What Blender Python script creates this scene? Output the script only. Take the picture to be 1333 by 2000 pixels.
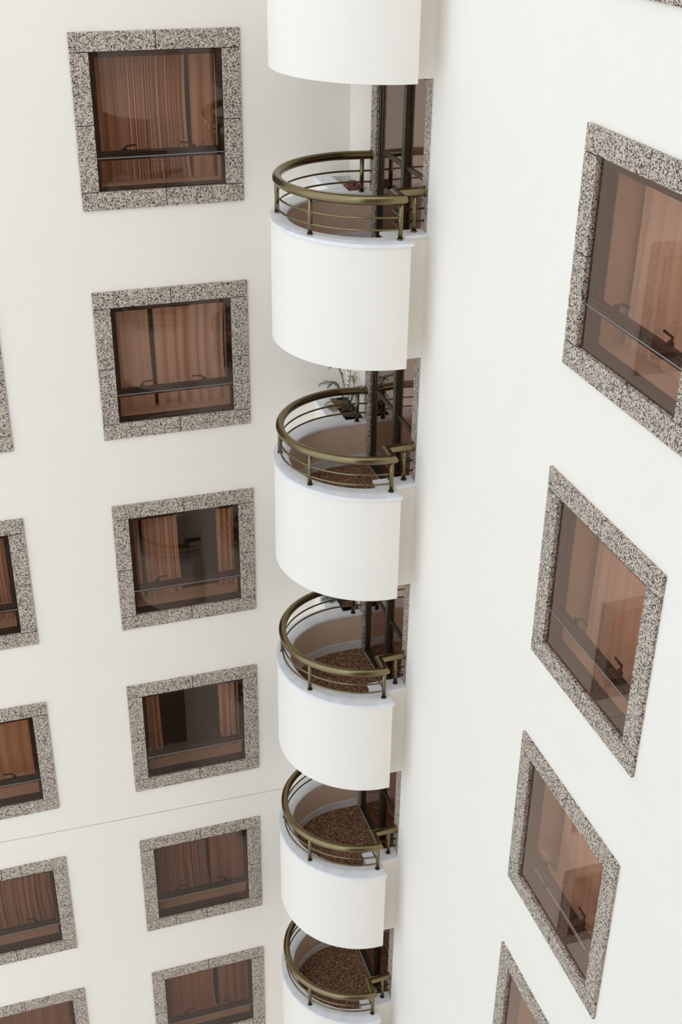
import bpy, bmesh, math, random
from mathutils import Vector, Matrix
PI = math.pi
random.seed(7)
for o in list(bpy.data.objects): bpy.data.objects.remove(o)
C = bpy.context.scene
col = C.collection

# ------------------------------------------------------------------ camera
cam_d = bpy.data.cameras.new('camera'); cam = bpy.data.objects.new('camera', cam_d); col.objects.link(cam)
F_PX = 2404.0
cam_d.sensor_fit = 'VERTICAL'; cam_d.sensor_height = 36.0; cam_d.lens = F_PX / 2000.0 * 36.0
cam_d.clip_start = 0.05; cam_d.clip_end = 300
pan, tilt, roll = 0.3168, -0.5053, 0.0139
fwd = Vector((math.sin(pan)*math.cos(tilt), math.cos(pan)*math.cos(tilt), math.sin(tilt)))
r0 = Vector((math.cos(pan), -math.sin(pan), 0)); u0 = r0.cross(fwd)
rx = r0*math.cos(roll) + u0*math.sin(roll); uy = -r0*math.sin(roll) + u0*math.cos(roll)
M = Matrix((rx, uy, -fwd)).transposed().to_4x4(); M.translation = Vector((-4.8794, -14.7304, 1.7346))
cam.matrix_world = M
C.camera = cam

# ------------------------------------------------------------------ world, sun, exposure
w = bpy.data.worlds.new('sky'); C.world = w; w.use_nodes = True
bg = w.node_tree.nodes['Background']
bg.inputs['Color'].default_value = (0.85, 0.95, 1.06, 1); bg.inputs['Strength'].default_value = 1.2
sun_d = bpy.data.lights.new('sun', 'SUN'); sun = bpy.data.objects.new('sun', sun_d); col.objects.link(sun)
sun_d.energy = 0.5; sun_d.angle = math.radians(60); sun_d.color = (1.0, 0.97, 0.92)
sun.rotation_euler = Vector((0.15, 1.0, -0.6)).to_track_quat('-Z', 'Y').to_euler()
vs = C.view_settings
vs.view_transform = 'Standard'; vs.look = 'None'; vs.gamma = 1.0; vs.use_curve_mapping = False; vs.exposure = 0.30

# ------------------------------------------------------------------ materials
def mat(name, color, rough=0.6, metal=0.0, bump=None, spec=0.5):
    m = bpy.data.materials.new(name); m.use_nodes = True
    nt = m.node_tree; b = nt.nodes['Principled BSDF']
    b.inputs['Base Color'].default_value = (*color, 1); b.inputs['Roughness'].default_value = rough
    b.inputs['Metallic'].default_value = metal; b.inputs['Specular IOR Level'].default_value = spec
    if bump:
        tc = nt.nodes.new('ShaderNodeTexCoord'); n = nt.nodes.new('ShaderNodeTexNoise'); bp = nt.nodes.new('ShaderNodeBump')
        n.inputs['Scale'].default_value = bump[0]; n.inputs['Detail'].default_value = 6
        bp.inputs['Strength'].default_value = bump[1]; bp.inputs['Distance'].default_value = bump[2]
        nt.links.new(tc.outputs['Object'], n.inputs['Vector']); nt.links.new(n.outputs['Fac'], bp.inputs['Height'])
        nt.links.new(bp.outputs['Normal'], b.inputs['Normal'])
    return m
def ramp(nt, stops, interp='LINEAR'):
    r = nt.nodes.new('ShaderNodeValToRGB'); r.color_ramp.interpolation = interp
    e = r.color_ramp.elements
    while len(e) < len(stops): e.new(0.5)
    for i, (p, c) in enumerate(stops): e[i].position = p; e[i].color = (*c, 1)
    return r

def plaster(name, c1, c2):
    m = mat(name, c1, 0.85, bump=(5.0, 0.25, 0.02), spec=0.25); nt = m.node_tree; b = nt.nodes['Principled BSDF']
    tc = nt.nodes.new('ShaderNodeTexCoord'); n = nt.nodes.new('ShaderNodeTexNoise')
    n.inputs['Scale'].default_value = 1.3; n.inputs['Detail'].default_value = 7; n.inputs['Roughness'].default_value = 0.6
    r = ramp(nt, [(0.3, c2), (0.65, c1)])
    nt.links.new(tc.outputs['Object'], n.inputs['Vector']); nt.links.new(n.outputs['Fac'], r.inputs['Fac'])
    nt.links.new(r.outputs['Color'], b.inputs['Base Color'])
    return m
M_wall = plaster('white plaster', (0.92, 0.86, 0.78), (0.91, 0.845, 0.76))
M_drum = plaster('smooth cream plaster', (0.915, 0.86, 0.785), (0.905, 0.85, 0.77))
M_inner = plaster('beige inner plaster', (0.80, 0.61, 0.47), (0.76, 0.55, 0.41))  # browner tone for the inner faces of the parapet
M_crack = mat('tan joint line', (0.50, 0.42, 0.32), 0.9)
M_caulk = mat('white caulk', (0.9, 0.89, 0.87), 0.7, bump=(60, 1.0, 0.02))
M_marble = mat('white marble', (0.86, 0.86, 0.87), 0.45)
def marble():
    nt = M_marble.node_tree; b = nt.nodes['Principled BSDF']
    tc = nt.nodes.new('ShaderNodeTexCoord'); n = nt.nodes.new('ShaderNodeTexNoise'); n.inputs['Scale'].default_value = 6; n.inputs['Detail'].default_value = 8
    r = ramp(nt, [(0.3, (0.76, 0.76, 0.78)), (0.65, (0.88, 0.87, 0.88))])
    nt.links.new(tc.outputs['Object'], n.inputs['Vector']); nt.links.new(n.outputs['Fac'], r.inputs['Fac']); nt.links.new(r.outputs['Color'], b.inputs['Base Color'])
marble()

def speckle(name, scale, stops, rough=0.6, bump=0.3):
    m = bpy.data.materials.new(name); m.use_nodes = True; nt = m.node_tree; b = nt.nodes['Principled BSDF']
    b.inputs['Roughness'].default_value = rough; b.inputs['Specular IOR Level'].default_value = 0.3
    tc = nt.nodes.new('ShaderNodeTexCoord'); oi = nt.nodes.new('ShaderNodeObjectInfo')
    mu = nt.nodes.new('ShaderNodeMath'); mu.operation = 'MULTIPLY'; mu.inputs[1].default_value = 37.0
    ad = nt.nodes.new('ShaderNodeVectorMath'); ad.operation = 'ADD'
    nt.links.new(oi.outputs['Random'], mu.inputs[0]); nt.links.new(tc.outputs['Object'], ad.inputs[0]); nt.links.new(mu.outputs[0], ad.inputs[1])
    v = nt.nodes.new('ShaderNodeTexVoronoi'); v.inputs['Scale'].default_value = scale
    nt.links.new(ad.outputs[0], v.inputs['Vector'])
    sp = nt.nodes.new('ShaderNodeSeparateColor'); nt.links.new(v.outputs['Color'], sp.inputs[0])
    n = nt.nodes.new('ShaderNodeTexNoise'); n.inputs['Scale'].default_value = scale*0.32; n.inputs['Detail'].default_value = 3
    nt.links.new(ad.outputs[0], n.inputs['Vector'])
    mx = nt.nodes.new('ShaderNodeMath'); mx.operation = 'MULTIPLY_ADD'; mx.inputs[1].default_value = 0.9; mx.inputs[2].default_value = -0.45
    nt.links.new(n.outputs['Fac'], mx.inputs[0])
    a2 = nt.nodes.new('ShaderNodeMath'); a2.operation = 'ADD'; a2.use_clamp = True
    nt.links.new(sp.outputs[0], a2.inputs[0]); nt.links.new(mx.outputs[0], a2.inputs[1])
    r = ramp(nt, stops, 'CONSTANT'); nt.links.new(a2.outputs[0], r.inputs['Fac']); nt.links.new(r.outputs['Color'], b.inputs['Base Color'])
    bp = nt.nodes.new('ShaderNodeBump'); bp.inputs['Strength'].default_value = bump; bp.inputs['Distance'].default_value = 0.003
    nt.links.new(v.outputs['Distance'], bp.inputs['Height']); nt.links.new(bp.outputs['Normal'], b.inputs['Normal'])
    return m
M_granite = speckle('speckled granite', 118, [(0.0, (0.045, 0.034, 0.026)), (0.30, (0.20, 0.16, 0.13)), (0.39, (0.50, 0.43, 0.355)), (0.64, (0.70, 0.60, 0.49)), (0.88, (0.64, 0.50, 0.42))])
M_floor = speckle('brown pebble flooring', 75, [(0.0, (0.05, 0.027, 0.018)), (0.25, (0.20, 0.10, 0.058)), (0.5, (0.38, 0.21, 0.12)), (0.75, (0.28, 0.12, 0.065)), (0.9, (0.52, 0.34, 0.21))], 0.7, 0.6)
M_frame = mat('black anodised aluminium', (0.012, 0.011, 0.011), 0.35, 0.0)
M_silver = mat('bright aluminium strip', (0.34, 0.34, 0.35), 0.4, 0.8)
M_gasket = mat('black rubber', (0.012, 0.012, 0.012), 0.6)
M_bronze = mat('satin bronze metal', (0.235, 0.185, 0.10), 0.23, 1.0)
M_doorframe = mat('bronze door metal', (0.105, 0.085, 0.055), 0.38, 0.8)
M_sill_dark = mat('dark inner sill', (0.05, 0.035, 0.03), 0.7)
M_sill_light = mat('pale inner sill board', (0.72, 0.66, 0.60), 0.7)
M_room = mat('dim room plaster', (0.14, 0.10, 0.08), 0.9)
M_black = mat('black plastic', (0.02, 0.02, 0.021), 0.5)
M_pebble = mat('terracotta clay pebble', (0.25, 0.11, 0.07), 0.8, bump=(40, 0.4, 0.01))
M_pebble2 = mat('dusky clay pebble', (0.20, 0.085, 0.06), 0.8)
M_leaf = mat('dusty green frond', (0.075, 0.10, 0.045), 0.6)
M_leafdry = mat('dry straw frond', (0.30, 0.22, 0.09), 0.7)
M_paving = mat('pale grey court paving', (0.72, 0.70, 0.66), 0.8, bump=(3, 0.2, 0.02))
M_cloth = mat('pale canvas', (0.75, 0.68, 0.6), 0.8)

def glass(name, tint, refl, boost):
    m = bpy.data.materials.new(name); m.use_nodes = True; nt = m.node_tree
    for n in list(nt.nodes): nt.nodes.remove(n)
    out = nt.nodes.new('ShaderNodeOutputMaterial'); mix = nt.nodes.new('ShaderNodeMixShader')
    t = nt.nodes.new('ShaderNodeBsdfTransparent'); g = nt.nodes.new('ShaderNodeBsdfGlossy')
    t.inputs['Color'].default_value = (*[math.sqrt(x) for x in tint], 1)
    g.inputs['Color'].default_value = (*refl, 1); g.inputs['Roughness'].default_value = 0.0
    f = nt.nodes.new('ShaderNodeFresnel'); f.inputs['IOR'].default_value = 1.52
    ge = nt.nodes.new('ShaderNodeNewGeometry')
    k = nt.nodes.new('ShaderNodeMath'); k.operation = 'MULTIPLY'; k.inputs[1].default_value = boost; k.use_clamp = True
    s = nt.nodes.new('ShaderNodeMath'); s.operation = 'SUBTRACT'; s.inputs[0].default_value = 1.0
    p = nt.nodes.new('ShaderNodeMath'); p.operation = 'MULTIPLY'
    nt.links.new(f.outputs[0], k.inputs[0]); nt.links.new(ge.outputs['Backfacing'], s.inputs[1])
    nt.links.new(k.outputs[0], p.inputs[0]); nt.links.new(s.outputs[0], p.inputs[1])
    nt.links.new(p.outputs[0], mix.inputs[0]); nt.links.new(t.outputs[0], mix.inputs[1]); nt.links.new(g.outputs[0], mix.inputs[2])
    nt.links.new(mix.outputs[0], out.inputs[0])
    return m
M_glass = glass('bronze tinted glass', (0.75, 0.555, 0.455), (1.0, 0.79, 0.69), 1.6)
M_glass_door = glass('bronze door glass', (0.55, 0.42, 0.35), (1.0, 0.80, 0.71), 1.9)

def fabric(name, stops, scale, interp='LINEAR'):
    m = bpy.data.materials.new(name); m.use_nodes = True; nt = m.node_tree; b = nt.nodes['Principled BSDF']
    b.inputs['Roughness'].default_value = 0.9; b.inputs['Specular IOR Level'].default_value = 0.1
    tc = nt.nodes.new('ShaderNodeUVMap'); se = nt.nodes.new('ShaderNodeSeparateXYZ'); n = nt.nodes.new('ShaderNodeTexNoise'); n.noise_dimensions = '1D'
    mu = nt.nodes.new('ShaderNodeMath'); mu.operation = 'MULTIPLY'; mu.inputs[1].default_value = scale
    n.inputs['Scale'].default_value = 1.0; n.inputs['Detail'].default_value = 2
    nt.links.new(tc.outputs['UV'], se.inputs[0]); nt.links.new(se.outputs[0], mu.inputs[0]); nt.links.new(mu.outputs[0], n.inputs['W'])
    r = ramp(nt, stops, interp); nt.links.new(n.outputs['Fac'], r.inputs['Fac']); nt.links.new(r.outputs['Color'], b.inputs['Base Color'])
    return m
M_stripe = fabric('narrow striped curtain cloth', [(0.0, (0.16, 0.11, 0.10)), (0.40, (0.30, 0.22, 0.21)), (0.48, (0.60, 0.50, 0.42)), (0.54, (0.74, 0.64, 0.54)), (0.60, (0.42, 0.31, 0.27)), (0.66, (0.80, 0.70, 0.60))], 38)
M_plain = fabric('plain beige curtain cloth', [(0.3, (0.62, 0.55, 0.50)), (0.7, (0.74, 0.67, 0.60))], 8)
M_sheer = fabric('pale sheer curtain cloth', [(0.3, (0.70, 0.64, 0.60)), (0.7, (0.80, 0.75, 0.70))], 6)
M_brown = fabric('dull brown curtain cloth', [(0.3, (0.26, 0.18, 0.145)), (0.7, (0.36, 0.25, 0.20))], 9)
M_dstripe = fabric('dark striped curtain cloth', [(0.0, (0.10, 0.07, 0.06)), (0.44, (0.20, 0.14, 0.12)), (0.52, (0.50, 0.38, 0.30)), (0.60, (0.24, 0.16, 0.13)), (0.66, (0.55, 0.42, 0.33))], 38)
M_tan = fabric('tan lining cloth', [(0.3, (0.50, 0.38, 0.26)), (0.7, (0.62, 0.48, 0.34))], 8)

# ------------------------------------------------------------------ helpers
def box_bm(bm, x0, x1, y0, y1, z0, z1, bev=0.0):
    r = bmesh.ops.create_cube(bm, size=1.0)
    for v in r['verts']:
        v.co = Vector(((x0+x1)/2 + v.co.x*(x1-x0), (y0+y1)/2 + v.co.y*(y1-y0), (z0+z1)/2 + v.co.z*(z1-z0)))
    if bev > 0:
        es = list({e for v in r['verts'] for e in v.link_edges})
        bmesh.ops.bevel(bm, geom=es, offset=bev, segments=1, affect='EDGES')
def tube_bm(bm, pts, r, n=12, caps=True, smooth=True):
    pts = [Vector(p) for p in pts]; rings = []
    for i, p in enumerate(pts):
        if i == 0: d = (pts[1]-p).normalized(); s = 1
        elif i == len(pts)-1: d = (p-pts[i-1]).normalized(); s = 1
        else:
            a = (p-pts[i-1]).normalized(); b = (pts[i+1]-p).normalized(); d = (a+b).normalized(); s = 1.0/max(0.35, d.dot(a))
        up = Vector((0, 0, 1)) if abs(d.z) < 0.9 else Vector((1, 0, 0))
        sx = d.cross(up).normalized(); sy = sx.cross(d).normalized()
        ring = [bm.verts.new(p + (sx*math.cos(2*PI*k/n)*s + sy*math.sin(2*PI*k/n))*r) for k in range(n)]
        rings.append(ring)
    for a, b in zip(rings, rings[1:]):
        for k in range(n):
            f = bm.faces.new((a[k], a[(k+1) % n], b[(k+1) % n], b[k])); f.smooth = smooth
    if caps:
        bm.faces.new(rings[0][::-1]); bm.faces.new(rings[-1])
def prism_bm(bm, outline, z0, z1, smooth=False):
    a = [bm.verts.new((x, y, z0)) for x, y in outline]; b = [bm.verts.new((x, y, z1)) for x, y in outline]
    n = len(a)
    for i in range(n):
        f = bm.faces.new((a[i], a[(i+1) % n], b[(i+1) % n], b[i]))
        f.smooth = smooth
    bm.faces.new(a[::-1]); bm.faces.new(b)
def obj(name, bm, m, parent=None, recalc=True, tri=False):
    if recalc: bmesh.ops.recalc_face_normals(bm, faces=bm.faces[:])
    me = bpy.data.meshes.new(name); bm.to_mesh(me); bm.free()
    if m: me.materials.append(m)
    o = bpy.data.objects.new(name, me); col.objects.link(o)
    if parent: o.parent = parent
    return o
def empty(name, loc=(0, 0, 0), rz=0):
    o = bpy.data.objects.new(name, None); col.objects.link(o); o.location = loc; o.rotation_euler = (0, 0, rz); o.empty_display_size = 0.2
    return o
def tag(o, label=None, cat=None, group=None, kind=None):
    if label: o['label'] = label
    if cat: o['category'] = cat
    if group: o['group'] = group
    if kind: o['kind'] = kind
    return o
def kids(o): return [c for c in bpy.data.objects if c.parent == o]
def copy_tree(o, tree, parent=None):
    c = o.copy(); col.objects.link(c); c.parent = parent
    for ch in tree.get(o.name, []): copy_tree(ch, tree, c)
    return c
def tree_of(root):
    t = {}
    for c in bpy.data.objects:
        if c.parent: t.setdefault(c.parent.name, []).append(c)
    return t

# ------------------------------------------------------------------ setting: measurements
WW, WH, FR = 1.965, 2.007, 0.2205
ZT = -0.2452
rowsA = {0: (-0.006, -0.002), 1: (0.005, -0.008), 2: (0.017, 0.003), 3: (0.002, 0.006), 4: (-0.012, -0.013), 5: (-0.006, -0.018)}
rowsC = {1: (0.0, 0.0), 2: (0.002, 0.012), 3: (-0.006, -0.004), 4: (-0.010, -0.003), 5: (0.015, 0.026)}
rowsB = {-1: (0, -0.045), 0: (0.001, 0.002), 1: (-0.017, 0.0), 2: (-0.002, 0.002), 3: (0.018, -0.003)}
AXC = -3.3266 + 1.9681/2; CXC = AXC - 3.1075; BYC = -(5.9495 + 1.9556/2)
def zb(k, dz=0.0): return ZT - WH - 3*k + dz
WIN = []   # (wall, centre along wall, z of base, row)
for k, (dx, dz) in rowsA.items(): WIN.append(('A', AXC+dx, zb(k, dz), k))
for k, (dx, dz) in rowsC.items(): WIN.append(('C', CXC+dx, zb(k, dz), k))
for k, (dy, dz) in rowsB.items(): WIN.append(('B', BYC-dy, zb(k, dz+0.026), k))

# walls with openings; local s runs along the wall, depth goes into the building
def wall_holes(bm, s0, s1, z0, z1, holes, depth, place):
    ss = sorted({s0, s1, *[h[0] for h in holes], *[h[1] for h in holes]}); zz = sorted({z0, z1, *[h[2] for h in holes], *[h[3] for h in holes]})
    def solid(i, j):
        if i < 0 or j < 0 or i >= len(ss)-1 or j >= len(zz)-1: return False
        a = (ss[i]+ss[i+1])/2; b = (zz[j]+zz[j+1])/2
        return not any(h[0] < a < h[1] and h[2] < b < h[3] for h in holes)
    cache = {}
    def V(i, j, d):
        if (i, j, d) not in cache: cache[(i, j, d)] = bm.verts.new(place(ss[i], depth*d, zz[j]))
        return cache[(i, j, d)]
    for i in range(len(ss)-1):
        for j in range(len(zz)-1):
            if not solid(i, j): continue
            bm.faces.new((V(i, j, 0), V(i+1, j, 0), V(i+1, j+1, 0), V(i, j+1, 0)))
            bm.faces.new((V(i, j, 1), V(i, j+1, 1), V(i+1, j+1, 1), V(i+1, j, 1)))
            if not solid(i-1, j): bm.faces.new((V(i, j, 0), V(i, j+1, 0), V(i, j+1, 1), V(i, j, 1)))
            if not solid(i+1, j): bm.faces.new((V(i+1, j, 0), V(i+1, j, 1), V(i+1, j+1, 1), V(i+1, j+1, 0)))
            if not solid(i, j-1): bm.faces.new((V(i, j, 0), V(i, j, 1), V(i+1, j, 1), V(i+1, j, 0)))
            if not solid(i, j+1): bm.faces.new((V(i, j+1, 0), V(i+1, j+1, 0), V(i+1, j+1, 1), V(i, j+1, 1)))
ZTOP, ZGR = 12.0, -23.0
E_ = 0.05
def hole(c, z): return (c-WW/2+E_, c+WW/2-E_, z+E_, z+WH-E_)
DOOR_Y0, DOOR_Y1 = 0.79, 2.69           # distance from the corner along wall B
BAL = list(range(0, 6))                 # balcony d: sill top at 0.98 - 3 d
def sill(d): return 0.98 - 3*d
def floor_z(d): return sill(d) - 0.60
def bot(d): return sill(d) - 1.41

bm = bmesh.new()
wall_holes(bm, -15.0, 0.0, ZGR, ZTOP, [hole(c, z) for a, c, z, k in WIN if a in 'AC'], 0.28, lambda s, d, z: (s, d, z))
wallA = tag(obj('wall_left', bm, M_wall), 'white plastered wall with two columns of granite-framed windows', 'wall', kind='structure')
bm = bmesh.new()
holesB = [hole(-c, z) for a, c, z, k in WIN if a == 'B'] + [(DOOR_Y0, DOOR_Y1, floor_z(d)-0.02, bot(d-1)) for d in BAL[1:]]
wall_holes(bm, -0.28, 15.3, ZGR, ZTOP, holesB, 0.28, lambda s, d, z: (d, -s, z))
wallB = tag(obj('wall_right', bm, M_wall), 'white plastered wall carrying the curved balconies and one column of windows', 'wall', kind='structure')
# hairline joint across the left wall
bm = bmesh.new()
P = [(-15.0, -11.55), (-5.406, -11.712), (-3.9, -11.745), (-2.422, -11.767), (-0.972, -11.795), (0.0, -11.81)]
for (xa, za), (xb, zb_) in zip(P, P[1:]):
    vs_ = [bm.verts.new(p) for p in ((xa, -0.003, za-0.004), (xb, -0.003, zb_-0.004), (xb, -0.003, zb_+0.004), (xa, -0.003, za+0.004), (xa, 0.01, za-0.004), (xb, 0.01, zb_-0.004), (xb, 0.01, zb_+0.004), (xa, 0.01, za+0.004))]
    for q in ((0, 1, 2, 3), (3, 2, 6, 7), (0, 4, 5, 1)): bm.faces.new([vs_[i] for i in q])
obj('plaster_joint', bm, M_crack, wallA)
# court ground
bm = bmesh.new(); box_bm(bm, -60, 0.3, -60, 0.3, ZGR-0.3, ZGR)
tag(obj('ground', bm, M_paving), 'pale grey paving at the bottom of the court', 'ground', kind='structure')

# ------------------------------------------------------------------ windows
def make_window(name):
    root = empty(name)
    hw = WW/2
    g = 0.005
    def slab(x0, x1, z0, z1):
        bm = bmesh.new(); box_bm(bm, x0+g, x1-g, -0.03, 0.05, z0+g, z1-g, 0.003); return obj('granite_slab', bm, M_granite, root)
    slab(-hw, 0.0, WH-FR, WH); slab(0.0, hw, WH-FR, WH)
    slab(-hw, 0.03, 0, FR); slab(0.03, hw, 0, FR)
    mid = FR + (WH-2*FR)*0.49
    for s in (-1, 1):
        a, b = sorted((s*hw, s*(hw-FR)))
        slab(a, b, FR, mid); slab(a, b, mid, WH-FR)
    # grout behind the slab joints
    ow = hw-FR; oz0, oz1 = FR, WH-FR
    bm = bmesh.new()
    box_bm(bm, -hw+.02, hw-.02, -0.022, 0.045, WH-FR+.02, WH-.02); box_bm(bm, -hw+.02, hw-.02, -0.022, 0.045, .02, FR-.02)
    box_bm(bm, -hw+.02, -hw+FR-.02, -0.022, 0.045, FR-.02, WH-FR+.02); box_bm(bm, hw-FR+.02, hw-.02, -0.022, 0.045, FR-.02, WH-FR+.02)
    obj('joint_mortar', bm, M_gasket, root)
    T = 0.048
    zt = oz0 + (oz1-oz0)*0.245
    bm = bmesh.new()
    y0, y1 = 0.016, 0.065
    box_bm(bm, -ow, ow, y0, y1, oz1-0.04, oz1, .003); box_bm(bm, -ow, ow, y0, y1, oz0, oz0+0.03, .003)
    box_bm(bm, -ow, -ow+0.035, y0, y1, oz0+.03, oz1-.04, .003); box_bm(bm, ow-0.035, ow, y0, y1, oz0+.03, oz1-.04, .003)
    fr = obj('frame', bm, M_frame, root)
    bm = bmesh.new()
    box_bm(bm, -ow+.035, ow-.035, y0, y1+.01, zt-0.035, zt+0.03, .004)
    tr = obj('transom', bm, M_frame, root)
    bm = bmesh.new(); box_bm(bm, -ow+.004, ow-.004, 0.0, .010, zt-.005, zt+0.005, .001)
    obj('metal_strip', bm, M_silver, tr)
    bm = bmesh.new()                                                        # upper sash
    xs = ow-.035; s = 0.028
    box_bm(bm, -xs, xs, y0+.012, y1+.02, oz1-0.04-s, oz1-0.04, .003); box_bm(bm, -xs, xs, y0+.012, y1+.02, zt+.03, zt+.03+s*1.3, .003)
    box_bm(bm, -xs, -xs+s, y0+.012, y1+.02, zt+.03+s*1.3, oz1-.04-s, .003); box_bm(bm, xs-s, xs, y0+.012, y1+.02, zt+.03+s*1.3, oz1-.04-s, .003)
    sa = obj('sash', bm, M_frame, root)
    for hx, dr in ((-0.42, 1), (0.40, -1)):
        bm = bmesh.new(); z = zt+.03+s*1.3
        box_bm(bm, hx-.03, hx+.03, y1+.02, y1+.045, z-.03, z+.02, .004)
        tube_bm(bm, [(hx, y1+.035, z+.01), (hx+dr*.03, y1+.06, z+.035), (hx+dr*.15, y1+.06, z+.045)], 0.011, 8)
        obj('handle', bm, M_gasket, sa)
    bm = bmesh.new(); box_bm(bm, -ow+.007, ow-.007, .004, .012, zt+.008, oz1-.007); obj('pane', bm, M_glass, root)
    bm = bmesh.new(); box_bm(bm, -ow+.007, ow-.007, .004, .012, oz0+.007, zt-.008); obj('pane', bm, M_glass, root)
    # room behind, sills
    bm = bmesh.new(); X = hw-E_-.004; Z0, Z1 = E_+.004, WH-E_-.004
    v = [bm.verts.new(p) for p in ((-X, .07, Z0), (X, .07, Z0), (X, .07, Z1), (-X, .07, Z1), (-X, .30, Z0), (X, .30, Z0), (X, .30, Z1), (-X, .30, Z1))]
    for q in ((0, 1, 5, 4), (1, 2, 6, 5), (2, 3, 7, 6), (3, 0, 4, 7)): bm.faces.new([v[i] for i in q])
    a, b, c_, d_ = -1.25, 1.25, -.5, 2.2
    v2 = [bm.verts.new(p) for p in ((a, .30, c_), (b, .30, c_), (b, .30, d_), (a, .30, d_), (a, 2.6, c_), (b, 2.6, c_), (b, 2.6, d_), (a, 2.6, d_))]
    for q in ((0, 1, 5, 4), (1, 2, 6, 5), (2, 3, 7, 6), (3, 0, 4, 7), (4, 5, 6, 7)): bm.faces.new([v2[i] for i in q])
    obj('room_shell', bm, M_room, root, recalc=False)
    def lining(name, ya, yb, e, m):
        bm = bmesh.new(); L = ow - e; A_ = oz0 + e; B_ = oz1 - e
        box_bm(bm, -X+.003, X-.003, ya, yb, Z0, A_); box_bm(bm, -X+.003, X-.003, ya, yb, B_, Z1)
        box_bm(bm, -X+.003, -L, ya, yb, A_, B_); box_bm(bm, L, X-.003, ya, yb, A_, B_)
        return obj(name, bm, m, root)
    lining('inner_frame_lining', .072, .17, .012, M_sill_dark)
    lining('reveal_lining', .17, .50, .004, M_sill_light)
    return root

def curtain(bm_w, x0, x1, z0, z1, folds, amp, seed, skew=0.0):
    """one hanging cloth; x0..x1 along the window, folded in depth"""
    rnd = random.Random(seed); bm = bmesh.new(); uvl = bm.loops.layers.uv.new('UVMap')
    nx = max(12, int(folds*10)); nz = 8
    ph = [rnd.uniform(0.7, 1.3) for _ in range(int(folds)+3)]
    xs = []
    grid = []
    for j in range(nz+1):
        t = j/nz; row = []
        for i in range(nx+1):
            u = i/nx; f = u*folds; k = int(f); ww = ph[k]
            a = amp*ww*(0.75+0.25*t)
            yy = 0.40 + a*math.sin(2*PI*f + 0.6*math.sin(3*f)) + 0.006*math.sin(9*u+5*t)
            gather = 1.0 - 0.04*math.sin(PI*t)
            xx = x0 + (x1-x0)*u*gather + skew*(1-t)*(1-t)*(0.3+0.7*u) + 0.25*a*math.sin(4*PI*f+1)*t
            row.append((bm.verts.new((xx, yy, z1 + (z0-z1)*t)), u, t))
        grid.append(row)
    L = abs(x1-x0)*1.6
    for j in range(nz):
        for i in range(nx):
            q = (grid[j][i], grid[j+1][i], grid[j+1][i+1], grid[j][i+1])
            f = bm.faces.new([a[0] for a in q]); f.smooth = True
            for lp, a in zip(f.loops, q): lp[uvl].uv = (seed*3.7 + a[1]*L, a[2])
    return bm

proto = make_window('window_1'); PT = tree_of(proto)
ordn = ['topmost', 'second from the top', 'third from the top', 'fourth from the top', 'fifth from the top', 'lowest']
look = {('A', 0): 'narrow-striped curtains drawn shut', ('A', 1): 'plain pinkish curtains nearly shut', ('A', 2): 'striped curtains open over a dark room', ('A', 3): 'curtains drawn aside to both edges', ('A', 4): 'dark striped curtains drawn shut', ('A', 5): 'plain dark brown curtains'}
# curtain panels: (u0, u1, folds, amp, material, label)
S, Pn, Sh, Tn, Br, Ds = M_stripe, M_plain, M_sheer, M_tan, M_brown, M_dstripe
CUR = {
 ('A', 0): [(0.02, 0.20, 2.5, .030, Tn, 'tan lining curtain'), (0.20, 0.78, 16, .022, S, 'narrow-striped curtain'), (0.79, 0.99, 2.2, .03, Tn, 'tan side curtain hanging in soft folds')],
 ('A', 1): [(0.00, 0.36, 4.0, .022, Pn, 'plain pinkish curtain hanging in even folds'), (0.38, 1.00, 6.5, .028, Pn, 'wide pinkish curtain in soft deep folds')],
 ('A', 2): [(0.00, 0.12, 3, .025, S, 'thin striped curtain bunched against the frame'), (0.15, 0.49, 8, .022, S, 'striped curtain pulled half across'), (0.84, 1.0, 3, .03, Tn, 'tan crumpled curtain drawn aside')],
 ('A', 3): [(0.01, 0.21, 3, .03, S, 'gathered striped curtain drawn aside'), (0.80, 0.98, 3, .03, S, 'brown curtain gathered at the inner frame edge')],
 ('A', 4): [(0.0, 0.62, 14, .025, Ds, 'striped curtain drawn across most of it'), (0.63, 1.0, 3.5, .02, Br, 'smoother brown curtain')],
 ('A', 5): [(0.0, 0.62, 3.5, .018, Br, 'plain flat brown curtain'), (0.65, 1.0, 3.5, .022, Br, 'brown curtain in shallow folds')],
 ('C', 1): [(0.0, 1.0, 10, .02, Pn, 'beige curtain')],
 ('C', 2): [(0.4, 1.0, 6.5, .03, S, 'brown striped curtain')],
 ('C', 3): [(0.2, 1.0, 7, .012, Tn, 'plain orange-brown curtain')],
 ('C', 4): [(0.1, 1.0, 15, .025, Ds, 'striped curtain with fine folds')],
 ('C', 5): [(0.0, 1.0, 7, .014, Br, 'plain reddish curtain')],
 ('B', -1): [],
 ('B', 0): [(0.03, 1.0, 6.5, .022, Sh, 'wide pale sheer curtain drawn across')],
 ('B', 1): [(0.04, 1.0, 7.5, .025, Pn, 'pale beige curtain drawn across')],
 ('B', 2): [(0.06, 1.0, 9, .03, Pn, 'pleated beige curtain behind a rolled blind')],
 ('B', 3): [(0.05, 1.0, 7, .02, Tn, 'flat tan curtain')],
}
colname = {'A': 'column beside the balconies', 'C': 'outer column cut by the picture edge', 'B': 'column on the wall carrying the balconies'}
placing = {'A': 0, 'C': 1, 'B': -1}
i = 0
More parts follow.
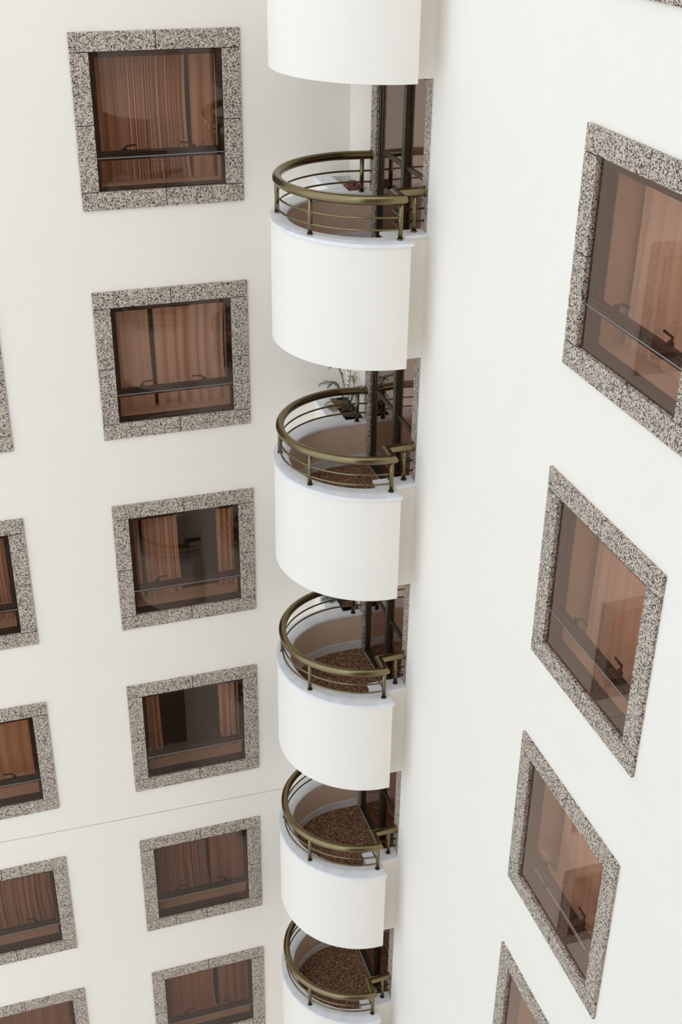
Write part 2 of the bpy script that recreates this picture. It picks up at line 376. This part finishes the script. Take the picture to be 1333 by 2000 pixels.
for a, c, z, k in WIN:
    r = proto if i == 0 else copy_tree(proto, PT)
    i += 1
    r.name = f'window_{i}'
    if a == 'B': r.location = (0, c, z); r.rotation_euler = (0, 0, -PI/2)
    else: r.location = (c, 0, z)
    nth = ordn[k - placing[a]] if not (a == 'A' and k == 5) and not (a == 'C' and k == 5) and not (a == 'B' and k == 3) else 'lowest'
    where = f'{nth} in the {colname[a]}'
    tag(r, f'granite-framed window, {where}', 'window', {'A': 'windows in the column beside the balconies', 'C': 'windows in the outer column', 'B': 'windows in the wall carrying the balconies'}[a], 'structure')
    for n_, (u0, u1, folds, amp, m, lab) in enumerate(CUR[(a, k)]):
        W_ = WW - 2*FR
        bm = curtain(None, -W_/2+.0 + u0*W_, -W_/2 + u1*W_, FR + .006, WH-FR-.006, folds, amp, 11*i+n_, skew=random.uniform(-.03, .03))
        o = obj('curtain', bm, m, recalc=False)
        o.location = r.location; o.rotation_euler = r.rotation_euler
        short = {'A': 'window beside the balconies', 'C': 'outer-column window', 'B': 'window on the balcony wall'}[a]
        tag(o, f'{lab}, {nth} {short}', 'curtain', 'window curtains')
# rolled blind resting on the inner sill of one window
bz = [z for a, c, z, k in WIN if a == 'B' and k == 2][0]; bc = [c for a, c, z, k in WIN if a == 'B' and k == 2][0]
rb = empty('rolled_blind', (0, bc, bz), -PI/2)
bm = bmesh.new(); box_bm(bm, -.58, .50, .15, .20, FR+.265, FR+.335, .012); ra = obj('blind_bar', bm, M_cloth, rb)
for lx in (-.50, .42):
    bm = bmesh.new(); box_bm(bm, lx-.02, lx+.02, .16, .19, FR+.012, FR+.266, .002); obj('bracket', bm, M_sill_dark, rb)
for rr, nm, y0 in ((.080, 'roll', .125), (.032, 'core', .118)):
    bm = bmesh.new(); tube_bm(bm, [(-.60, y0, FR+.345), (-.60, .21, FR+.345)], rr, 24); obj(nm, bm, M_cloth if nm == 'roll' else M_sill_dark, rb)
tag(rb, 'small pale rolled blind standing on the inner sill, third window down on the balcony wall', 'blind')

# ------------------------------------------------------------------ balconies
CX, CY = -0.34, -1.80
XR = {1.17: 1.12, 1.19: 1.135, 0.92: 0.955, 0.905: 0.945, 0.925: 0.96, 1.015: 1.06}   # the drums are slightly oval: half-width for each half-depth
def arc(R, a0, a1, n, cx=CX, cy=CY):
    RX = XR.get(R, R)
    return [(cx + RX*math.cos(a0+(a1-a0)*i/n), cy + R*math.sin(a0+(a1-a0)*i/n)) for i in range(n+1)]
def ring_outline(Ro, Ri, ov, y_step, x_step, x_in, y_in, y_arm):
    """outer edge counter, inner edge back; the arm at the back closes on the wall"""
    a_front = -math.acos((x_step-CX)/XR[Ro])            # front corner of the drum (negative angle)
    a_back = math.acos((-0.25-CX)/XR[Ro])               # where the planter begins
    out = [(0.004, y_step), (x_step, y_step)] + arc(Ro, a_front, -2*PI+a_back, 64) + [(-0.25, y_arm), (0.004, y_arm)]
    a_in = -math.acos((x_in-CX)/XR[Ri])
    inn = [(0.004, CY+Ri), (CX, CY+Ri)] + arc(Ri, -2*PI+PI/2, a_in, 56)[1:] + [(x_in, y_in), (0.004, y_in)]
    return out + inn
def rail_path(z, end=0.0):
    p = [(-0.005-end, -2.585), (-0.36, -2.585), (-0.36, -2.84)]
    a0 = -math.acos((-0.36-CX)/1.015)
    p += [(x, y) for x, y in arc(1.015, -PI/2-0.02, -3*PI/2, 48, CX, -1.83)][1:] + [(-0.12, -0.84), (-0.005-end, -0.86)]
    return [(x, y, z) for x, y in p]

def make_balcony(d):
    """all heights relative to the sill top"""
    root = empty('balcony', (0, 0, sill(d)))
    bm = bmesh.new(); prism_bm(bm, ring_outline(1.17, 0.92, 0, -2.70, -0.29, -0.455, -2.50, -0.77), -1.41, -0.035)
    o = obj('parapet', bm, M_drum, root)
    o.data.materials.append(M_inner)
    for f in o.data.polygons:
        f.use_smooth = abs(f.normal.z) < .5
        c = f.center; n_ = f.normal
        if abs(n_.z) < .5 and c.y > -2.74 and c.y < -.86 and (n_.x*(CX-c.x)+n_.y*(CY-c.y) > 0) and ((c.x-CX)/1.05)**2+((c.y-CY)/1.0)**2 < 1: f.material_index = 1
    o.data.set_sharp_from_angle(angle=math.radians(30))
    bm = bmesh.new(); prism_bm(bm, ring_outline(1.19, 0.905, 0, -2.72, -0.268, -0.475, -2.48, -0.772), -0.035, 0.0)
    bmesh.ops.recalc_face_normals(bm, faces=bm.faces[:])
    es = [e for e in bm.edges if abs(e.verts[0].co.z - e.verts[1].co.z) < 1e-5 and e.verts[0].co.z > -.01]
    bmesh.ops.bevel(bm, geom=es, offset=.008, segments=2, affect='EDGES')
    obj('coping', bm, M_marble, root)
    # floor, soffit
    a_in = -math.acos((-0.455-CX)/XR[0.925])
    fl = [(0.06, CY+0.925), (CX, CY+0.925)] + arc(0.925, -2*PI+PI/2, a_in, 48)[1:] + [(-0.45, -2.49), (0.06, -2.49)]
    fl = [(0.0 if x > 0 else x, y) for x, y in fl]
    bm = bmesh.new(); prism_bm(bm, fl, -0.70, -0.60); obj('floor_slab', bm, M_floor, root)
    bm = bmesh.new(); prism_bm(bm, fl, -1.40, -1.30); obj('soffit', bm, M_drum, root)
    # skirting along the inner face of the parapet
    o1 = [(-0.004, CY+0.92), (CX, CY+0.92)] + arc(0.92, -2*PI+PI/2, a_in, 48)[1:]
    o2 = [(-0.004, CY+0.905), (CX, CY+0.905)] + arc(0.905, -2*PI+PI/2, a_in, 48)[1:]
    bm = bmesh.new(); prism_bm(bm, o1 + o2[::-1], -0.60, -0.475); obj('skirting', bm, M_marble, root)
    # planter between drum and corner
    xo, xi = -0.44, -0.25
    a1 = math.acos((xo-CX)/XR[1.17]); a2 = math.acos((xi-CX)/XR[1.17])
    pl = [(xo, -0.001), (xo, CY+1.17*math.sin(a1))] + arc(1.17, a1, a2, 6)[1:] + [(xi, -0.77), (xi, -0.045), (0.004, -0.045), (0.004, -0.001)]
    bm = bmesh.new(); prism_bm(bm, pl, -1.41, -0.035); obj('planter_wall', bm, M_drum, root)
    a1 = math.acos((xo-.02-CX)/XR[1.19]); a2 = math.acos((xi-CX)/XR[1.19])
    pl = [(xo-.02, -0.001), (xo-.02, CY+1.19*math.sin(a1))] + arc(1.19, a1, a2, 6)[1:] + [(xi, -0.045), (0.004, -0.045), (0.004, -0.001)]
    bm = bmesh.new(); prism_bm(bm, pl, -0.035, 0.0); obj('planter_coping', bm, M_marble, root)
    bm = bmesh.new(); box_bm(bm, xi, -0.002, -0.77, -0.045, -0.45, -0.32); obj('planter_bed', bm, M_sill_dark, root)
    return root

def make_railing(d):
    root = empty('balcony_railing', (0, 0, sill(d)))
    bm = bmesh.new(); p = rail_path(0.43, 0.02)
    tube_bm(bm, p, 0.05, 20); o = obj('handrail', bm, M_bronze, root)
    o.data.set_sharp_from_angle(angle=math.radians(40))
    for y in (-2.585, -0.86):
        bm = bmesh.new(); tube_bm(bm, [(-0.004, y, 0.43), (-0.028, y, 0.43)], 0.06, 20); obj('wall_flange', bm, M_bronze, root)
    for h in (0.115, 0.245):
        bm = bmesh.new(); tube_bm(bm, rail_path(h), 0.0115, 8); obj('rail_bar', bm, M_bronze, root)
    for x, y in ((-0.12, -2.585), (-0.365, -2.83), (-1.225, -2.39), (-1.335, -1.46), (-0.13, -0.855)):
        bm = bmesh.new(); tube_bm(bm, [(x, y, 0.0), (x, y, 0.405)], 0.026, 14)
        ps = obj('post', bm, M_bronze, root)
        bm = bmesh.new(); tube_bm(bm, [(x, y, 0.001), (x, y, 0.014)], 0.034, 16); obj('base_ring', bm, M_bronze, ps)
    return root

def make_door(n, d):
    """glazed door in wall B behind balcony d, x = depth into the wall"""
    z0, z1 = floor_z(d), bot(d-1)
    H = z1-z0
    root = empty(f'door_{n}', (0, 0, z0))
    def bx(name, y0, y1, za, zb2, xa, xb, m, par=root, bev=.003):
        bm = bmesh.new(); box_bm(bm, xa, xb, -y1, -y0, za, zb2, bev); return obj(name, bm, m, par)
    j = H*0.585
    bx('granite_slab', .792, .975, .002, j-.002, -.008, .07, M_granite); bx('granite_slab', .792, .975, j+.002, H-.002, -.008, .07, M_granite)
    j = H*0.42
    bx('granite_slab', 2.49, 2.675, .002, j-.002, -.008, .07, M_granite); bx('granite_slab', 2.49, 2.675, j+.002, H-.002, -.008, .07, M_granite)
    bx('caulk_line', 2.676, 2.692, .0, H-.002, -.010, .03, M_caulk, bev=.002)
    bx('lintel', .98, 2.485, H-.075, H-.002, .03, .09, M_doorframe)
    f = bx('door_frame', .98, 1.03, .0, H-.08, .02, .09, M_doorframe)
    bx('frame_stile', 1.036, 1.075, .0, H-.08, .035, .085, M_doorframe, f)
    bx('frame_stile', 1.08, 1.115, .0, H-.08, .048, .085, M_doorframe, f)
    bx('door_frame', 2.44, 2.486, .0, H-.08, .03, .09, M_doorframe)
    bx('mullion', 1.815, 1.895, .0, H-.08, .0, .085, M_doorframe)
    bx('threshold', .98, 2.486, -.015, .045, .02, .09, M_doorframe)
    for ya, yb in ((1.118, 1.813), (1.897, 2.438)):
        t = bx('transom', ya, yb, 1.085, 1.135, .032, .075, M_doorframe)
        bx('bottom_rail', ya, yb, .046, .11, .04, .075, M_doorframe)
        bx('pane', ya, yb, .112, 1.078, .052, .058, M_glass_door, bev=0)
        bx('pane', ya, yb, 1.137, H-.078, .052, .058, M_glass_door, bev=0)
    bm = bmesh.new()
    v = [bm.verts.new(p) for p in ((.095, -.80, -.01), (.095, -2.68, -.01), (.095, -2.68, H-.005), (.095, -.80, H-.005), (2.3, -.80, -.01), (2.3, -2.68, -.01), (2.3, -2.68, H-.005), (2.3, -.80, H-.005))]
    for q in ((0, 1, 5, 4), (1, 2, 6, 5), (2, 3, 7, 6), (3, 0, 4, 7), (4, 5, 6, 7)): bm.faces.new([v[i] for i in q])
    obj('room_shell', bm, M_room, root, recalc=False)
    return root

dn = {0: 'topmost', 1: 'second', 2: 'third', 3: 'fourth', 4: 'fifth', 5: 'lowest'}
def ordlab(d): return 'topmost balcony, cut by the top of the frame' if d == 0 else 'lowest balcony, cut by the bottom of the frame' if d == 5 else f'{dn[d]} balcony from the top'
b0 = make_balcony(0); r0_ = make_railing(0)
BT = tree_of(b0)
for d in BAL:
    b = b0 if d == 0 else copy_tree(b0, BT); b.location = (0, 0, sill(d))
    tag(b, 'curved white balcony with marble coping, ' + {0: 'topmost, cut off above', 1: 'second from the top, clay pebbles in its planter', 2: 'third from the top with a leafy potted palm', 3: 'fourth from the top, frond tips peeking out', 4: 'fifth from the top', 5: 'lowest, cut off below'}[d], 'balcony', 'stacked curved balconies')
    r = r0_ if d == 0 else copy_tree(r0_, BT); r.location = (0, 0, sill(d))
    tag(r, 'curved bronze tube railing with two thin bars on the ' + {0: 'topmost balcony', 5: 'lowest balcony'}.get(d, dn[d] + ' balcony down'), 'railing', 'bronze balcony railings')
    if d:
        dd = make_door(d, d); tag(dd, 'tinted glass door with granite jambs on the ' + {5: 'lowest balcony'}.get(d, dn[d] + ' balcony down'), 'door', 'balcony doors', 'structure')
        bm = curtain(None, -0.72, 0.72, 0.06, bot(d-1)-floor_z(d)-.01, 5 if d < 4 else 4, .02, 70+d)
        o = obj('curtain', bm, M_plain, recalc=False); o.rotation_euler = (0, 0, -PI/2); o.location = (0.0, -1.75, floor_z(d))
        tag(o, 'plain curtain behind the glass door of the ' + {5: 'lowest balcony'}.get(d, dn[d] + ' balcony down'), 'curtain', 'door curtains')

# ------------------------------------------------------------------ planters: pebbles, pot, palm
def pebbles(bm, n, x0, x1, y0, y1, z, r0, r1, heap, seed):
    rnd = random.Random(seed)
    for _ in range(n):
        x = rnd.uniform(x0, x1); y = rnd.uniform(y0, y1)
        u = (x-x0)/(x1-x0); v = (y-y0)/(y1-y0)
        hz = heap*math.sin(PI*min(1, u*0.9+.1))*math.sin(PI*v)
        s = rnd.uniform(r0, r1)
        r = bmesh.ops.create_icosphere(bm, subdivisions=1, radius=s)
        for vv in r['verts']: vv.co = Vector((vv.co.x*rnd.uniform(.85, 1.15)+x, vv.co.y*rnd.uniform(.85, 1.1)+y, vv.co.z*.85+z+hz*rnd.uniform(.75, 1.0)))
    for f in bm.faces: f.smooth = True
bm = bmesh.new(); pebbles(bm, 300, -0.235, -0.02, -0.75, -0.36, sill(1)-0.055, .013, .018, .12, 3); pebbles(bm, 120, -0.235, -0.02, -0.75, -0.07, sill(1)-0.14, .013, .018, .04, 4)
tag(obj('clay_pebbles', bm, M_pebble), 'heap of round terracotta clay pebbles in the planter of the second balcony down', 'pebbles', kind='stuff')

def frond(parent, base, dirv, length, droop, rise, m, seed, nl=13, lw=0.016, ll=0.12):
    rnd = random.Random(seed); bm = bmesh.new()
    base = Vector(base); dirv = Vector((dirv[0], dirv[1], 0)).normalized(); pts = []
    for i in range(13):
        t = i/12
        pts.append(base + dirv*length*(t**1.7) + Vector((0, 0, rise*math.sin(t*PI*0.56) - droop*t*t*t)))
    tube_bm(bm, pts, 0.0045, 5)
    side = dirv.cross(Vector((0, 0, 1)))
    for i in range(nl):
        t = 0.25 + 0.75*i/(nl-1); f = t*12; k = min(11, int(f)); p = pts[k].lerp(pts[k+1], f-k); tang = (pts[k+1]-pts[k]).normalized()
        for s in (-1, 1):
            L = ll*(1-0.45*abs(t-.55)*2)*rnd.uniform(.8, 1.2)
            dd = (tang*0.9 + side*s*rnd.uniform(.45, .8) + Vector((0, 0, rnd.uniform(-.25, .1)))).normalized()
            wv = dd.cross(Vector((0, 0, 1))).normalized()*lw
            m1 = p + dd*L*.5 + Vector((0, 0, .006)); tip = p + dd*L + Vector((0, 0, -.02))
            a = bm.verts.new(p); b = bm.verts.new(m1+wv*.5); c = bm.verts.new(tip); e = bm.verts.new(m1-wv*.5); g_ = bm.verts.new(m1+Vector((0, 0, .004)))
            for q in ((a, b, g_), (b, c, g_), (c, e, g_), (e, a, g_)): bm.faces.new(q)
    return obj('frond', bm, m, parent, recalc=False)
def potted_palm(d, label, fr):
    z = sill(d)
    root = empty('potted_palm', (0, 0, z-.30))
    bm = bmesh.new()       # square black liner
    x0, x1, y0, y1 = -.247, -.012, -.765, -.05
    box_bm(bm, x0, x0+.01, y0, y1, 0, .297); box_bm(bm, x1-.01, x1, y0, y1, 0, .297); box_bm(bm, x0+.01, x1-.01, y0, y0+.012, 0, .297); box_bm(bm, x0+.01, x1-.01, y1-.01, y1, 0, .297); box_bm(bm, x0+.01, x1-.01, y0+.012, y1-.01, 0, .02)
    obj('liner', bm, M_black, root)
    bm = bmesh.new(); n = 26; prof = [(.070, .02), (.085, .20), (.098, .27), (.104, .27), (.104, .285), (.094, .285), (.088, .23), (.0, .225)]
    rings = [[bm.verts.new((-.13+r*math.cos(2*PI*k/n), -.55+r*1.15*math.sin(2*PI*k/n), zz)) for k in range(n)] for r, zz in prof[:-1]]
    for a, b in zip(rings, rings[1:]):
        for k in range(n): f = bm.faces.new((a[k], a[(k+1) % n], b[(k+1) % n], b[k])); f.smooth = True
    bm.faces.new(rings[0][::-1]); bm.faces.new(rings[-1])
    pot = obj('pot', bm, M_black, root)
    bm = bmesh.new(); pebbles(bm, 90, -.19, -.07, -.63, -.47, .245, .011, .016, .02, 5+d); tag(obj('pot_pebbles', bm, M_pebble2, pot), kind='stuff')
    bm = bmesh.new(); pebbles(bm, 260, -.225, -.03, -.42, -.075, .265, .010, .016, .02, 8+d); tag(obj('bed_pebbles', bm, M_pebble2, root), kind='stuff')
    for i, (bx_, by_, dx, dy, L, dr, rs, mm) in enumerate(fr): frond(root, (bx_, by_, .24), (dx, dy), L, dr, rs, mm, 40+i+d*10)
    return tag(root, label, 'plant')
G, Dy = M_leaf, M_leafdry
FR1 = [(-.14, -.45, -1.0, .05, .36, .03, .50, G), (-.13, -.40, -.35, .2, .20, .02, .66, Dy), (-.12, -.45, .25, .3, .20, .06, .68, G), (-.12, -.42, .1, -.3, .16, .10, .62, Dy), (-.15, -.38, -.8, .2, .20, .05, .44, G),
       (-.10, -.48, .05, -1, .62, .16, .62, G), (-.16, -.36, -1, .1, .24, .10, .14, Dy), (-.17, -.34, -.9, .4, .20, .07, .17, Dy), (-.16, -.40, -1, -.2, .22, .09, .13, Dy), (-.09, -.44, .3, -.5, .14, .10, .36, G)]
potted_palm(2, 'dusty half-dry potted palm in the corner planter of the third balcony down', FR1)
FR2 = [(-.15, -.34, -1.0, .15, .34, .10, .20, G), (-.15, -.38, -1, -.1, .30, .09, .17, G), (-.14, -.30, -.9, .5, .28, .08, .20, G), (-.15, -.40, -.8, -.35, .22, .07, .16, G), (-.08, -.55, .35, -.8, .22, .14, .14, Dy)]
potted_palm(3, 'low bushy potted palm showing only frond tips, fourth balcony down', FR2)
for d in (0, 4, 5):
    bm = bmesh.new(); pebbles(bm, 150, -0.235, -0.02, -0.715, -0.07, sill(d)-0.12, .013, .018, .04, 30+d)
    tag(obj('clay_pebbles', bm, M_pebble), 'clay pebbles hidden in the planter of the ' + ('topmost' if d == 0 else 'lowest' if d == 5 else dn[d]+' (second lowest)') + ' balcony', 'pebbles', kind='stuff')

# ------------------------------------------------------------------ the far side of the court (seen only mirrored in the glass)
YR = -15.15
bm = bmesh.new()
hR = [hole(c, z) for a, c, z, k in WIN if a in 'AC']
wall_holes(bm, -7.5, 0.0, ZGR, ZTOP, hR, 0.28, lambda s, d, z: (s, YR-d, z))
wr = tag(obj('wall_rear', bm, mat('dark brown rear wall', (0.27, 0.20, 0.155), 0.7)), 'brown wall closing the court behind the viewpoint, darkened for the reflections', 'wall', kind='structure')  # brown cladding is made up, to darken the reflections in the window glass
bmg = bmesh.new(); bmf = bmesh.new()
for a, c, z, k in WIN:
    if a not in 'AC': continue
    for x0, x1, z0, z1 in ((-WW/2, WW/2, WH-FR, WH), (-WW/2, WW/2, 0, FR), (-WW/2, -WW/2+FR, FR, WH-FR), (WW/2-FR, WW/2, FR, WH-FR)):
        box_bm(bmg, c+x0, c+x1, YR-.05, YR+.03, z+z0, z+z1)
    box_bm(bmf, c-WW/2+FR, c+WW/2-FR, YR-.10, YR-.05, z+FR, z+WH-FR)
obj('granite_surrounds', bmg, M_granite, wr); obj('dark_glazing', bmf, mat('dark window glass', (0.05, 0.03, 0.025), 0.1), wr)
def mirror_y(v): return -13.86 - v
bmD, bmS, bmR = bmesh.new(), bmesh.new(), bmesh.new()
for d in BAL:
    for bm_, (ro, ri, ys, xs, xi, yi, ya), za, zb3 in ((bmD, (1.17, .92, -2.70, -.29, -.455, -2.50, -.73), -1.41, -.035), (bmS, (1.19, .905, -2.72, -.268, -.475, -2.48, -.735), -.035, 0)):
        prism_bm(bm_, [(x, mirror_y(y)) for x, y in ring_outline(ro, ri, 0, ys, xs, xi, yi, ya)], sill(d)+za, sill(d)+zb3)
    tube_bm(bmR, [(x, mirror_y(y), z+sill(d)) for x, y, z in rail_path(.43)], .05, 10)
    for h in (.115, .245): tube_bm(bmR, [(x, mirror_y(y), z+sill(d)) for x, y, z in rail_path(h)], .0095, 6)
obj('balcony_drums', bmD, M_drum, wr); obj('balcony_copings', bmS, M_marble, wr); obj('balcony_rails', bmR, M_bronze, wr)
